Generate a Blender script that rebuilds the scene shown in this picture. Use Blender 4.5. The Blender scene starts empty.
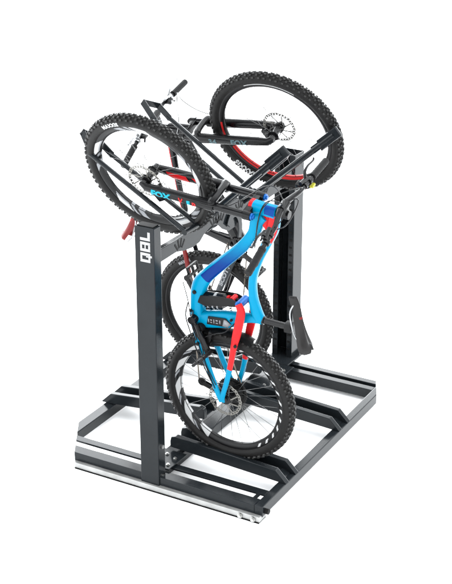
import bpy, bmesh, math, random
from mathutils import Vector as V, Matrix
random.seed(4)
sc = bpy.context.scene
COL = sc.collection
PI = math.pi
R = math.radians

# ------------------------------------------------------------------ materials
def mat(name, col, rough=.5, metal=0., spec=.5, noise=None, bump=None, coat=0., dirt=None):
    m = bpy.data.materials.new(name); m.use_nodes = True
    nt = m.node_tree; b = nt.nodes['Principled BSDF']
    b.inputs['Base Color'].default_value = (*col, 1)
    b.inputs['Roughness'].default_value = rough
    b.inputs['Metallic'].default_value = metal
    b.inputs['Specular IOR Level'].default_value = spec
    b.inputs['Coat Weight'].default_value = coat
    tc = nt.nodes.new('ShaderNodeTexCoord')
    if noise:
        n = nt.nodes.new('ShaderNodeTexNoise'); n.inputs['Scale'].default_value = noise[0]; n.inputs['Detail'].default_value = 6
        nt.links.new(tc.outputs['Object'], n.inputs['Vector'])
        mr = nt.nodes.new('ShaderNodeMapRange')
        mr.inputs['To Min'].default_value = max(0, rough-noise[1]); mr.inputs['To Max'].default_value = min(1, rough+noise[1])
        nt.links.new(n.outputs['Fac'], mr.inputs['Value']); nt.links.new(mr.outputs['Result'], b.inputs['Roughness'])
        mx = nt.nodes.new('ShaderNodeMix'); mx.data_type = 'RGBA'
        k = noise[2] if len(noise) > 2 else .75
        mx.inputs['A'].default_value = (col[0]*k, col[1]*k, col[2]*k, 1)
        mx.inputs['B'].default_value = (min(1, col[0]*(2-k)), min(1, col[1]*(2-k)), min(1, col[2]*(2-k)), 1)
        nt.links.new(n.outputs['Fac'], mx.inputs['Factor']); nt.links.new(mx.outputs['Result'], b.inputs['Base Color'])
    if bump:
        n2 = nt.nodes.new('ShaderNodeTexNoise'); n2.inputs['Scale'].default_value = bump[0]; n2.inputs['Detail'].default_value = 3
        nt.links.new(tc.outputs['Object'], n2.inputs['Vector'])
        bp = nt.nodes.new('ShaderNodeBump'); bp.inputs['Strength'].default_value = bump[1]; bp.inputs['Distance'].default_value = .002
        nt.links.new(n2.outputs['Fac'], bp.inputs['Height']); nt.links.new(bp.outputs['Normal'], b.inputs['Normal'])
    return m

M = {}
M['steel']  = mat('anthracite_powder_coat', (.0076, .0092, .0106), .16, 0, .14, (7, .09, .7), (260, .08))
M['alu']    = mat('brushed_aluminium', (.30, .30, .295), .42, .6, .3, (14, .2, .62), (120, .2))
M['dark_edge'] = mat('dark_seal_and_hollow_shade', (.004, .004, .004), .6, 0, .1)  # seals and feet; also the painted shade of hollows, holes and slots
M['bolt']   = mat('zinc_bolt', (.40, .40, .39), .28, 1, .5)
M['rubber'] = mat('tyre_rubber', (.0048, .0045, .0044), .5, 0, .13, (60, .12, .5), (300, .25))
M['knob']   = mat('tread_rubber', (.0085, .0082, .008), .42, 0, .25, (90, .15, .45), (400, .4))
M['black']  = mat('black_satin', (.003, .003, .0034), .26, 0, .16, (40, .08, .7))
M['gloss']  = mat('black_gloss', (.002, .002, .0026), .12, 0, .2)
M['matte']  = mat('black_matte', (.0045, .0045, .0048), .45, 0, .13, (80, .1, .6))
M['grip']   = mat('grip_rubber', (.0065, .0065, .0068), .6, 0, .1, (150, .1, .6), (500, .5))
M['rimblk'] = mat('rim_black', (.003, .003, .0034), .28, 0, .16)
M['silver'] = mat('silver_metal', (.26, .265, .27), .3, 1, .5, (50, .08, .8))
M['spoke']  = mat('spoke_metal', (.10, .10, .10), .3, 1, .5)
M['chain']  = mat('chain_steel', (.10, .085, .07), .4, 1, .5, (120, .1, .5))
M['rotor']  = mat('rotor_steel', (.13, .125, .115), .38, 1, .5, (70, .08, .75))
M['cog']    = mat('cassette_black', (.005, .005, .005), .35, .3, .2)
M['cyan']   = mat('cyan_paint', (.0, .150, .265), .20, 0, .07, (4, .03, .94))
M['navy']   = mat('navy_paint', (.001, .018, .115), .20, 0, .06, (4, .03, .85))
M['navy_head'] = mat('navy_paint', (.001, .030, .15), .20, 0, .06, (4, .03, .85))
M['red']    = mat('coral_red_paint', (.34, .008, .010), .22, 0, .10, (4, .03, .92))
M['darkred'] = mat('dark_red_paint', (.10, .004, .004), .3, 0, .16)
def fade(m, col, z0, z1):
    """airbrushed change of paint colour along the frame"""
    nt = m.node_tree; b = nt.nodes['Principled BSDF']
    tc = nt.nodes.new('ShaderNodeTexCoord'); sp = nt.nodes.new('ShaderNodeSeparateXYZ'); nt.links.new(tc.outputs['Object'], sp.inputs['Vector'])
    mr = nt.nodes.new('ShaderNodeMapRange'); mr.interpolation_type = 'SMOOTHSTEP'; mr.inputs['From Min'].default_value = z0; mr.inputs['From Max'].default_value = z1
    nt.links.new(sp.outputs['Z'], mr.inputs['Value'])
    mx = nt.nodes.new('ShaderNodeMix'); mx.data_type = 'RGBA'
    nt.links.new(mr.outputs['Result'], mx.inputs['Factor']); nt.links.new(b.inputs['Base Color'].links[0].from_socket, mx.inputs['A'])
    mx.inputs['B'].default_value = (*col, 1); nt.links.new(mx.outputs['Result'], b.inputs['Base Color'])
fade(M['navy'], (.0, .150, .265), 1.07, 1.29)
M['white']  = mat('white_print', (.30, .30, .30), .4, 0, .2)
M['silverprint'] = mat('silver_print', (.15, .155, .165), .3, 0, .3)
M['cyanprint'] = mat('cyan_print', (.0, .19, .25), .4, 0, .15)
M['redprint'] = mat('red_print', (.28, .008, .008), .4, 0, .15)
M['greyprint'] = mat('grey_print', (.05, .085, .095), .4, 0, .15)
M['greypaint'] = mat('graphite_paint', (.024, .027, .030), .3, 0, .2, (20, .05, .8))
M['blueano'] = mat('blue_anodised', (.0, .07, .26), .3, .3, .3)
M['saddle'] = mat('saddle_cover', (.006, .0052, .0052), .38, 0, .2, (60, .1, .7), (300, .2))
M['yellow'] = mat('yellow_plastic', (.26, .25, .02), .4, 0, .2)
M['ground'] = mat('white_floor', (.93, .93, .93), .9, 0, 0.0, (1.5, .02, .995))

# ------------------------------------------------------------------ object helpers
WM = {}   # matrix of each object's space relative to scene
def link(name, bm, mats, parent=None, local=None, smooth=True, world_space=False):
    """verts are given in the space of the root thing (or of `parent`); local = matrix of the part in its parent"""
    me = bpy.data.meshes.new(name)
    if local is not None and not world_space: pass
    bm.to_mesh(me); bm.free()
    for m in (mats if isinstance(mats, (list, tuple)) else [mats]): me.materials.append(m)
    if smooth:
        for p in me.polygons: p.use_smooth = True
    o = bpy.data.objects.new(name, me); COL.objects.link(o)
    if parent: o.parent = parent
    if local is not None: o.matrix_local = local
    return o
def autosharp(o, ang=20):
    me = o.data
    bm = bmesh.new(); bm.from_mesh(me)
    for e in bm.edges:
        if len(e.link_faces) == 2 and e.calc_face_angle(0) > R(ang): e.smooth = False
    bm.to_mesh(me); bm.free()
    return o
def root(name, label, cat, mtx, group=None):
    o = bpy.data.objects.new(name, None); COL.objects.link(o)
    o.matrix_world = mtx; o.empty_display_size = .1
    o['label'] = label; o['category'] = cat
    if group: o['group'] = group
    return o

class MB:
    def __init__(s): s.bm = bmesh.new(); s.mi = 0
    def _f(s, vs):
        try:
            f = s.bm.faces.new(vs); f.material_index = s.mi; return f
        except ValueError: return None
    def box(s, x0, x1, y0, y1, z0, z1, bev=0., mtx=None):
        g = bmesh.ops.create_cube(s.bm, size=1)['verts']
        for v in g:
            v.co = V(((x0+x1)/2+v.co.x*(x1-x0), (y0+y1)/2+v.co.y*(y1-y0), (z0+z1)/2+v.co.z*(z1-z0)))
        return s._fin(g, bev, mtx)
    def _fin(s, g, bev, mtx):
        fs = set(f for v in g for f in v.link_faces)
        for f in fs: f.material_index = s.mi
        if bev:
            es = list(set(e for v in g for e in v.link_edges))
            r = bmesh.ops.bevel(s.bm, geom=es, offset=bev, segments=2, affect='EDGES', profile=.6)
            g = list(set(v for f in r['faces'] for v in f.verts) | set(v for v in g if v.is_valid))
            fs = set(f for v in g for f in v.link_faces)
            for f in fs: f.material_index = s.mi
        if mtx is not None:
            vs = set(v for v in g if v.is_valid)
            for v in vs: v.co = mtx @ v.co
        return s
    def beam(s, p, q, w, h, bev=.002, side=V((0, 1, 0))):
        """box from p to q, w = width along side, h = the other"""
        p, q = V(p), V(q); t = (q-p); L = t.length; t.normalize()
        y = (side - t*side.dot(t)).normalized(); z = t.cross(y)
        m = Matrix((( t.x, y.x, z.x, p.x), (t.y, y.y, z.y, p.y), (t.z, y.z, z.z, p.z), (0, 0, 0, 1)))
        return s.box(0, L, -w/2, w/2, -h/2, h/2, bev, m)
    def prism(s, pts, y0, y1, bev=0., axes='xz'):
        """polygon pts (a,b) extruded between lateral y0,y1"""
        def mk(a, b, y): return V((a, y, b)) if axes == 'xz' else V((y, a, b))
        A = [s.bm.verts.new(mk(a, b, y0)) for a, b in pts]; B = [s.bm.verts.new(mk(a, b, y1)) for a, b in pts]
        n = len(pts); fs = [s._f(A[::-1]), s._f(B)]
        for i in range(n): fs.append(s._f([A[i], A[(i+1) % n], B[(i+1) % n], B[i]]))
        bmesh.ops.recalc_face_normals(s.bm, faces=[f for f in fs if f])
        if bev:
            es = list(set(e for v in A+B for e in v.link_edges))
            r = bmesh.ops.bevel(s.bm, geom=es, offset=bev, segments=2, affect='EDGES', profile=.6)
            for f in r['faces']: f.material_index = s.mi
        return s
    def tube(s, pts, r, n=12, caps=True, smooth_pts=0, colour=None):
        """round tube through pts, r = number or list; colour(t, ang)->material index"""
        pts = [V(p) for p in pts]
        rs = list(r) if isinstance(r, (list, tuple)) else [r]*len(pts)
        if smooth_pts: pts, rs = spline(pts, rs, smooth_pts)
        rings = []
        prev = None
        for i, p in enumerate(pts):
            a = pts[max(0, i-1)]; b = pts[min(len(pts)-1, i+1)]
            t = (b-a).normalized()
            if prev is None:
                u = V((0, 0, 1)) if abs(t.z) < .9 else V((0, 1, 0))
            else: u = prev
            u = (u - t*u.dot(t)).normalized(); prev = u; w = t.cross(u)
            rings.append([s.bm.verts.new(p + (u*math.cos(2*PI*k/n) + w*math.sin(2*PI*k/n))*rs[i]) for k in range(n)])
        for i in range(len(rings)-1):
            for k in range(n):
                f = s._f([rings[i][k], rings[i][(k+1) % n], rings[i+1][(k+1) % n], rings[i+1][k]])
                if colour and f: f.material_index = colour((i+.5)/(len(rings)-1), 2*PI*(k+.5)/n)
        if caps: s._f(rings[0][::-1]); s._f(rings[-1])
        return s
    def loft(s, stations, n=20, sub=6, colour=None, p=2.9):
        """frame tube in the bike plane: stations (a, b, c, r_plane, r_lat); superellipse section; colour(t, lateral -1..1, inplane -1..1)"""
        pts = [V((q[0], q[2], q[1])) for q in stations]
        rr = [V((q[3], q[4], 0)) for q in stations]
        P, Q = spline(pts, rr, sub)
        rings = []
        for i, c in enumerate(P):
            a = P[max(0, i-1)]; b = P[min(len(P)-1, i+1)]
            t = (b-a).normalized(); lat = V((0, 1, 0)); lat = (lat-t*lat.dot(t)).normalized(); u = lat.cross(t)
            ring = []
            for k in range(n):
                an = 2*PI*k/n; ca, sa = math.cos(an), math.sin(an)
                ca = math.copysign(abs(ca)**(2/p), ca); sa = math.copysign(abs(sa)**(2/p), sa)
                ring.append(s.bm.verts.new(c + u*ca*Q[i].x + lat*sa*Q[i].y))
            rings.append(ring)
        for i in range(len(rings)-1):
            for k in range(n):
                f = s._f([rings[i][k], rings[i][(k+1) % n], rings[i+1][(k+1) % n], rings[i+1][k]])
                if colour and f:
                    an = 2*PI*(k+.5)/n
                    f.material_index = colour((i+.5)/(len(rings)-1), math.sin(an), math.cos(an))
        s._f(rings[0][::-1]); s._f(rings[-1])
        return s
    def cyl(s, p, q, r, n=20, r2=None):
        return s.tube([p, q], [r, r if r2 is None else r2], n)
    def ring(s, prof, n=96, arc=None, colour=None, closed=True):
        """revolve profile [(radius, y)] about local Y"""
        rows = []
        for i in range(n):
            a = 2*PI*i/n
            rows.append([s.bm.verts.new((rd*math.cos(a), y, rd*math.sin(a))) for rd, y in prof])
        m = len(prof)
        for i in range(n):
            A, B = rows[i], rows[(i+1) % n]
            for k in range(m if closed else m-1):
                f = s._f([A[k], A[(k+1) % m], B[(k+1) % m], B[k]])
                if colour and f: f.material_index = colour((i+.5)/n*2*PI, k)
        return s
    def build(s, name, mats, parent=None, local=None, smooth=True, sharp=20, cut=None):
        if cut:
            for co, no in cut:
                r = bmesh.ops.bisect_plane(s.bm, geom=s.bm.verts[:]+s.bm.edges[:]+s.bm.faces[:], plane_co=co, plane_no=no, clear_outer=True)
                ed = [e for e in r['geom_cut'] if isinstance(e, bmesh.types.BMEdge)]
                if ed: bmesh.ops.edgeloop_fill(s.bm, edges=ed)
        bmesh.ops.recalc_face_normals(s.bm, faces=s.bm.faces)
        o = link(name, s.bm, mats, parent, local, smooth)
        if sharp: autosharp(o, sharp)
        return o

def spline(P, Q, sub):
    oP, oQ = [], []
    n = len(P)
    for i in range(n-1):
        a, b, c, d = (max(0, i-1), i, i+1, min(n-1, i+2))
        for k in range(sub):
            t = k/sub
            def cr(X):
                return ((X[b]*2) + (X[c]-X[a])*t + (X[a]*2-X[b]*5+X[c]*4-X[d])*t*t + (X[b]*3-X[a]-X[c]*3+X[d])*t*t*t)*.5
            oP.append(cr(P)); oQ.append(cr(Q))
    oP.append(P[-1]); oQ.append(Q[-1])
    return oP, oQ

def text_geo(body, size, bold=.0, slice_y=0, slice_x=0, spacing=1.0, shear=0.):
    """returns a bmesh of the lettering, flat in XY, origin at its centre"""
    cu = bpy.data.curves.new('t', 'FONT'); cu.body = body; cu.size = size; cu.offset = bold
    cu.align_x = 'CENTER'; cu.align_y = 'CENTER'; cu.space_character = spacing; cu.shear = shear; cu.resolution_u = 4
    o = bpy.data.objects.new('t', cu); COL.objects.link(o)
    dg = bpy.context.evaluated_depsgraph_get(); dg.update()
    me = bpy.data.meshes.new_from_object(o.evaluated_get(dg))
    bpy.data.objects.remove(o); bpy.data.curves.remove(cu)
    bm = bmesh.new(); bm.from_mesh(me); bpy.data.meshes.remove(me)
    for ax, st in ((1, slice_y), (0, slice_x)):
        if st:
            lo = min(v.co[ax] for v in bm.verts); hi = max(v.co[ax] for v in bm.verts)
            x = lo+st
            while x < hi:
                co = V((0, 0, 0)); co[ax] = x; no = V((0, 0, 0)); no[ax] = 1
                bmesh.ops.bisect_plane(bm, geom=bm.verts[:]+bm.edges[:]+bm.faces[:], plane_co=co, plane_no=no)
                x += st
    return bm
def text_on_tube(name, body, size, m, parent, origin, xdir, out, r, bold=0., local=None, shear=0., sx=1.):
    """letters wrapped round a tube: origin on axis, xdir reading direction (along the tube), out = outward centre line"""
    bm = text_geo(body, size, bold, slice_y=.004, shear=shear)
    x = V(xdir).normalized(); o = V(out); o = (o-x*o.dot(x)).normalized(); y = o.cross(x)
    for v in bm.verts:
        a = v.co.y/r
        v.co = V(origin) + x*v.co.x*sx + (o*math.cos(a)+y*math.sin(a))*(r+.0008)
    return link(name, bm, m, parent, local, False)
def text_flat(name, body, size, m, parent, origin, xdir, out, bold=0., sx=1., sy=1., thick=.0):
    bm = text_geo(body, size, bold)
    x = V(xdir).normalized(); o = V(out); o = (o-x*o.dot(x)).normalized(); y = o.cross(x)
    for v in bm.verts: v.co = V(origin) + x*v.co.x*sx + y*v.co.y*sy + o*.001
    return link(name, bm, m, parent, None, False)

# ------------------------------------------------------------------ camera
F = 1381.6; phi = R(22.9); yaw = R(29.4)
fw = V((-math.sin(yaw)*math.cos(phi), math.cos(yaw)*math.cos(phi), -math.sin(phi)))
rt = V((math.cos(yaw), math.sin(yaw), 0)); up = rt.cross(fw)
CAM = V((2.919, -5.230, 3.560))
cd = bpy.data.cameras.new('camera'); cam = bpy.data.objects.new('camera', cd); COL.objects.link(cam)
cam.matrix_world = Matrix(((rt.x, up.x, -fw.x, CAM.x), (rt.y, up.y, -fw.y, CAM.y), (rt.z, up.z, -fw.z, CAM.z), (0, 0, 0, 1)))
cd.sensor_fit = 'HORIZONTAL'; cd.sensor_width = 36; cd.lens = 36*F/452; cd.clip_end = 500; cd.clip_start = .05
sc.camera = cam

# ------------------------------------------------------------------ the rack
GZ = -.022
RO = V((-.35, .54, GZ))
rack = root('bike_rack', 'dark grey steel rack with two tall posts and sloping wheel troughs, holding both bikes', 'bike rack', Matrix.Translation(RO))
def B(mb, name, mats, parent=rack, cut=None, sharp=20, smooth=False):
    """build from world coordinates into the rack's space"""
    if cut:
        o = None
    bm = mb.bm
    if cut:
        for co, no in cut:
            r = bmesh.ops.bisect_plane(bm, geom=bm.verts[:]+bm.edges[:]+bm.faces[:], plane_co=V(co), plane_no=V(no), clear_outer=True)
            ed = [e for e in r['geom_cut'] if isinstance(e, bmesh.types.BMEdge)]
            if ed: bmesh.ops.edgeloop_fill(bm, edges=ed)
    for v in bm.verts: v.co -= RO
    return mb.build(name, mats, parent, None, smooth, sharp if smooth else 0)
# the two rails end at oblique saw cuts on the left
LCUT = (V((-.836, -.150, .05)), V((-.856, -.517, 0)))
RCUT = (V((.219, 1.290, .05)), V((.145, .067, 0)))
XL, XR, XM0, XM1 = -.965, .292, -.405, -.305
YN0, YN1, YF0, YF1 = -.215, -.15, 1.172, 1.292
H = .055

b = MB(); b.box(-1.3, XR-.0445, YN0, YN1, .010, H, .003); nb = B(b, 'front_rail', M['steel'], cut=[LCUT])
b = MB(); b.box(-1.3, XR-.045, -.105, -.06, .044, H-.001, .002); B(b, 'inner_rail', M['steel'], cut=[LCUT])
b = MB(); b.box(.205, .222, YN1+.0005, -.1055, .044, H-.002, .001); B(b, 'rail_bridge', M['steel'])
b = MB(); b.box(-1.3, XR-.004, YN0-.022, YN1-.02, GZ+.004, .0095, .002)
B(b, 'floor_rail', M['alu'], cut=[LCUT])
b = MB(); b.box(-1.3, XR-.004, YN0-.028, YN1-.02, GZ+.0003, GZ+.0035, 0); B(b, 'seal_strip', M['dark_edge'], cut=[LCUT])
for x in (.185, .255):
    b = MB(); b.cyl((x, YN0-.0225, -.005), (x, YN0-.031, -.005), .013, 16); b.cyl((x, YN0-.031, -.005), (x, YN0-.038, -.005), .009, 6)
    B(b, 'bolt', M['bolt'])
b = MB(); b.cyl((XR+.0005, YN0+.03, .022), (XR+.02, YN0+.03, .022), .014, 14); B(b, 'rubber_stop', M['dark_edge'])
# cross members
b = MB(); b.box(XR-.044, XR, YN0, YF1, 0, H+.0015, .004); B(b, 'side_rail', M['steel'], cut=[RCUT])
b = MB(); b.box(XL, XL+.062, -.5, YF1, 0, H+.0015, .004)
B(b, 'side_rail', M['steel'], cut=[LCUT])
b = MB(); b.box(XM0, XM1, YN1-.03, YF1, .002, H+.004, .004); B(b, 'middle_rail', M['steel'])
# far double rail
b = MB(); b.box(XL+.063, XM0-.001, YF0, 1.215, 0, H, .003); b.box(XM1+.001, XR-.045, YF0, 1.215, 0, H, .003)
b.box(XL+.063, XM0-.001, 1.250, YF1, 0, H, .003); b.box(XM1+.001, XR-.045, 1.250, YF1, 0, H, .003)
b.mi = 1; b.box(XM1+.001, XR-.045, 1.2155, 1.2495, .006, .012, 0)
B(b, 'rear_rail', [M['steel'], M['dark_edge']], cut=[RCUT])
for x in (-.9, .2):
    b = MB(); b.cyl((x, 1.27, GZ), (x, 1.27, 0), .018, 14); B(b, 'foot', M['dark_edge'])
# mounting plates with bolts on the middle rail
b = MB(); b.box(-.41, -.272, -.145, .03, H+.005, H+.013, .002); pl1 = B(b, 'mounting_plate', M['steel'])
b = MB(); b.box(-.42, -.25, .86, 1.19, H+.005, H+.017, .003); pl = B(b, 'mounting_plate', M['steel'])
b = MB(); b.box(-.45, -.29, 1.1905, 1.43, H+.006, H+.0195, .003); B(b, 'mounting_plate', M['steel'])
for x, y in ((-.30, -.11), (-.36, -.10), (-.30, -.04), (-.36, -.02), (-.29, .9), (-.36, 1.1), (-.28, 1.12)):
    b = MB(); z = H+(.013 if y < .5 else .017); b.cyl((x, y, z), (x, y, z+.004), .010, 16); b.cyl((x, y, z+.004), (x, y, z+.009), .007, 6)
    B(b, 'bolt', M['bolt'], pl if y > .5 else pl1)

def trough(yc, side):
    """U-shaped wheel trough, high end at the middle rail and low end on the side rail"""
    b = MB()
    if side > 0: xo, xi = XR+.004, -.372
    else: xo, xi = XL-.028, -.338
    d = 1 if side > 0 else -1
    zo, zi = .118, .150 if side > 0 else .182
    for s in (-1, 1):
        y0, y1 = yc+s*.053-.015, yc+s*.053+.015
        pts = [(xo, H+.002), (xo-d*.062, zo), (xi+d*.03, zi), (xi+d*.006, zi-.008), (xi, zi-.032), (xi, zi-.066), (xo-d*.05, H+.002)]
        b.prism(pts, y0, y1, .003)
    pts = [(xo-d*.035, H+.003), (xo-d*.075, H+.018), (xi+d*.01, zi-.062), (xi+d*.01, zi-.068), (xo-d*.05, H+.003)]
    b.prism(pts, yc-.0385, yc+.0385, 0)
    B(b, 'wheel_trough', M['steel'], sharp=25)
for yc, s in ((.098, 1), (.712, 1), (.385, -1), (1.0, -1)): trough(yc, s)
# front post: folded closed profile
b = MB()
PX0, PX1, PY0, PY1 = -.388, -.283, -.223, -.160
b.box(PX0, PX1, PY0, PY1, -.001, 1.365, .004)
fp = B(b, 'front_post', M['steel'])
b = MB(); b.box(PX0+.008, PX1-.008, PY0+.008, PY1-.006, 1.3655, 1.369, .001); B(b, 'post_hollow_shade', M['dark_edge'], fp)  # dark plate paints the shade inside the open post top
for z in (.215, .050):
    b = MB(); b.cyl((PX1+.0005, -.188, z), (PX1+.007, -.188, z), .010, 14); B(b, 'bolt', M['bolt'], fp)
def block_letters():
    """white block lettering reading upwards on the front post; u along the post, v across it (0..1 = foot..head of a letter)"""
    b = MB(); Wl, Hl, g_, k_ = .046, .054, .0075, .0135
    def r(u0, u1, v0, v1):
        b.box(-.330-(v1-.5)*Hl, -.330-(v0-.5)*Hl, PY0-.0016, PY0-.0006, 1.194+u0, 1.194+u1)
    def ring_(u, foot=False):
        q = k_/Hl
        r(u, u+k_, 0, 1); r(u+Wl-k_, u+Wl, 0, 1)
        r(u+k_+.0001, u+Wl-k_-.0001, 0, q*.75); r(u+k_+.0001, u+Wl-k_-.0001, 1-q*.75, 1)
        if foot: r(u+Wl*.55, u+Wl*.55+.010, -.16, -.002); r(u+Wl*.55, u+Wl*.55+.009, q*.76, q*1.7)
        else: r(u+k_+.0001, u+Wl-k_-.0001, .44, .56)
    ring_(0, True); ring_(Wl+g_)
    u = 2*(Wl+g_); r(u, u+k_, 0, 1); r(u+k_+.0001, u+Wl*.92, 0, .25)
    for v in b.bm.verts: v.co -= RO
    return b.build('logo', M['white'], fp, sharp=0)
block_letters()
# rear post: open channel facing the front, punch holes painted as shade-dark patches on the flanges
BX0, BX1, BY0, BY1 = -.445, -.318, 1.29, 1.40
b = MB()
b.box(BX0+.004, BX1-.004, BY1-.004, BY1, H+.02, 1.30, .001)
b.box(BX0, BX0+.004, BY0+.004, BY1, H+.02, 1.30, .001)
b.box(BX1-.004, BX1, BY0+.004, BY1, H+.02, 1.30, .001)
b.box(BX0, BX0+.034, BY0, BY0+.0045, H+.02, 1.28, .001)
b.box(BX1-.034, BX1, BY0, BY0+.0045, H+.02, 1.30, .001)
b.mi = 1
z = .12
while z < 1.27:
    for x in (BX0+.020, BX1-.020): b.box(x-.009, x+.009, BY0-.0012, BY0-.0002, z, z+.012, 0)
    z += .045
rp = B(b, 'rear_post', [M['steel'], M['dark_edge']])
# top beam between the posts
b = MB()
bot = [(-.16, 1.150), (-.06, 1.150), (.05, 1.152), (.12, 1.135), (.20, 1.125), (.27, 1.130), (.32, 1.160), (.38, 1.178), (.45, 1.165), (.50, 1.125), (.56, 1.095), (.63, 1.095), (.68, 1.13), (.74, 1.165), (.82, 1.168), (.9, 1.15), (1.0, 1.14), (1.29, 1.15)]
top = [(1.29, 1.225), (1.0, 1.23), (.80, 1.235), (.66, 1.245), (.56, 1.238), (.42, 1.228), (.26, 1.235), (.16, 1.22), (.05, 1.212), (-.16, 1.212)]
b.prism(bot+top, -.335, -.329, .0012, 'yz')
b.box(-.365, -.3355, -.16, 1.29, 1.180, 1.210, .003)
tb = B(b, 'top_beam', M['steel'], sharp=25)

def slot_fan(yc, zc):
    """fan of adjusting slots, painted as shade-dark strips on the top beam"""
    b = MB()
    for k in range(4):
        a = R(52+76*k/3); c = V((-.3283, yc, zc))
        p = c+V((0, math.cos(a)*.030, math.sin(a)*.030)); q = c+V((0, math.cos(a)*.075, math.sin(a)*.075))
        b.beam(p, q, .0012, .010, 0, side=V((1, 0, 0)))
    B(b, 'adjusting_slots', M['dark_edge'], tb)
for yc, zc in ((.08, 1.135), (.42, 1.150), (.47, 1.150), (.68, 1.155), (.95, 1.15)): slot_fan(yc, zc)
b = MB()
arc = [(.60+.085*math.cos(R(a)), 1.085+.115*math.sin(R(a))) for a in range(-30, 151, 12)]
arc2 = [(.60+.050*math.cos(R(a)), 1.075+.085*math.sin(R(a))) for a in range(150, -31, -12)]
b.prism(arc+arc2, -.324, -.316, .001, 'yz'); B(b, 'curved_bracket', M['steel'], tb)

def arm(yc, p0, p1, near_tip, far_back, far_tip, gap=.055, pad=False, r=.0125):
    """holder for a front wheel: two tubes either side of the tyre joined by a bent flat hoop at the outer end"""
    d = V((p1[0]-p0[0], 0, p1[1]-p0[1])).normalized()
    b = MB()
    for s in (-1, 1):
        y = yc+s*gap; q1 = V((p1[0], y, p1[1])); q0 = V((p0[0], y, p0[1]))
        if s > 0: q1 = q1-d*far_back
        b.tube([q0, q1], r, 14)
    ar = B(b, 'holder_arm', M['steel'], smooth=True)
    b = MB()
    near = V((p1[0], yc-gap, p1[1])); far = V((p1[0], yc+gap, p1[1]))-d*far_back
    nt_ = V((near_tip[0], yc-gap, near_tip[1])); ft = V((far_tip[0], yc+gap, far_tip[1]))
    lat = V((0, 1, 0))
    if pad:
        b.beam(near-d*.10, near+d*.035, .016, .056, .005); b.beam(near-d*.15, near-d*.1005, .014, .040, .005)
        b.beam(far-d*.10, far+d*.01, .016, .050, .005)
        b.beam(near+d*.030-lat*.0, far+d*.012, .050, .010, .003, side=d.cross(lat))
    else:
        b.beam(near-d*.02, nt_, .009, .034, .003); b.beam(far-d*.02, ft, .009, .034, .003)
        b.beam(nt_-lat*.004, ft+lat*.004, .009, .034, .003, side=d)
    B(b, 'hoop', M['steel'], ar)
    b = MB(); b.cyl((p0[0], yc-gap-.014, p0[1]), (p0[0], yc+gap+.014, p0[1]), .014, 16)
    B(b, 'pivot', M['steel'], ar, smooth=True)
YA1, YA2, YB1, YB2 = -.060, .590, .300, .790
arm(YA1, (-.175, 1.338), (-.700, 1.635), (-.735, 1.735), .045, (-.735, 1.675))
arm(YA2, (-.235, 1.300), (-.765, 1.640), (-.817, 1.715), .03, (-.790, 1.670))
arm(YB1, (-.335, 1.225), (.130, 1.660), None or (0, 0), .07, (0, 0), pad=True, r=.0135)
arm(YB2, (-.560, 1.005), (.165, 1.632), (0, 0), .07, (0, 0), pad=True, r=.0135)

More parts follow.
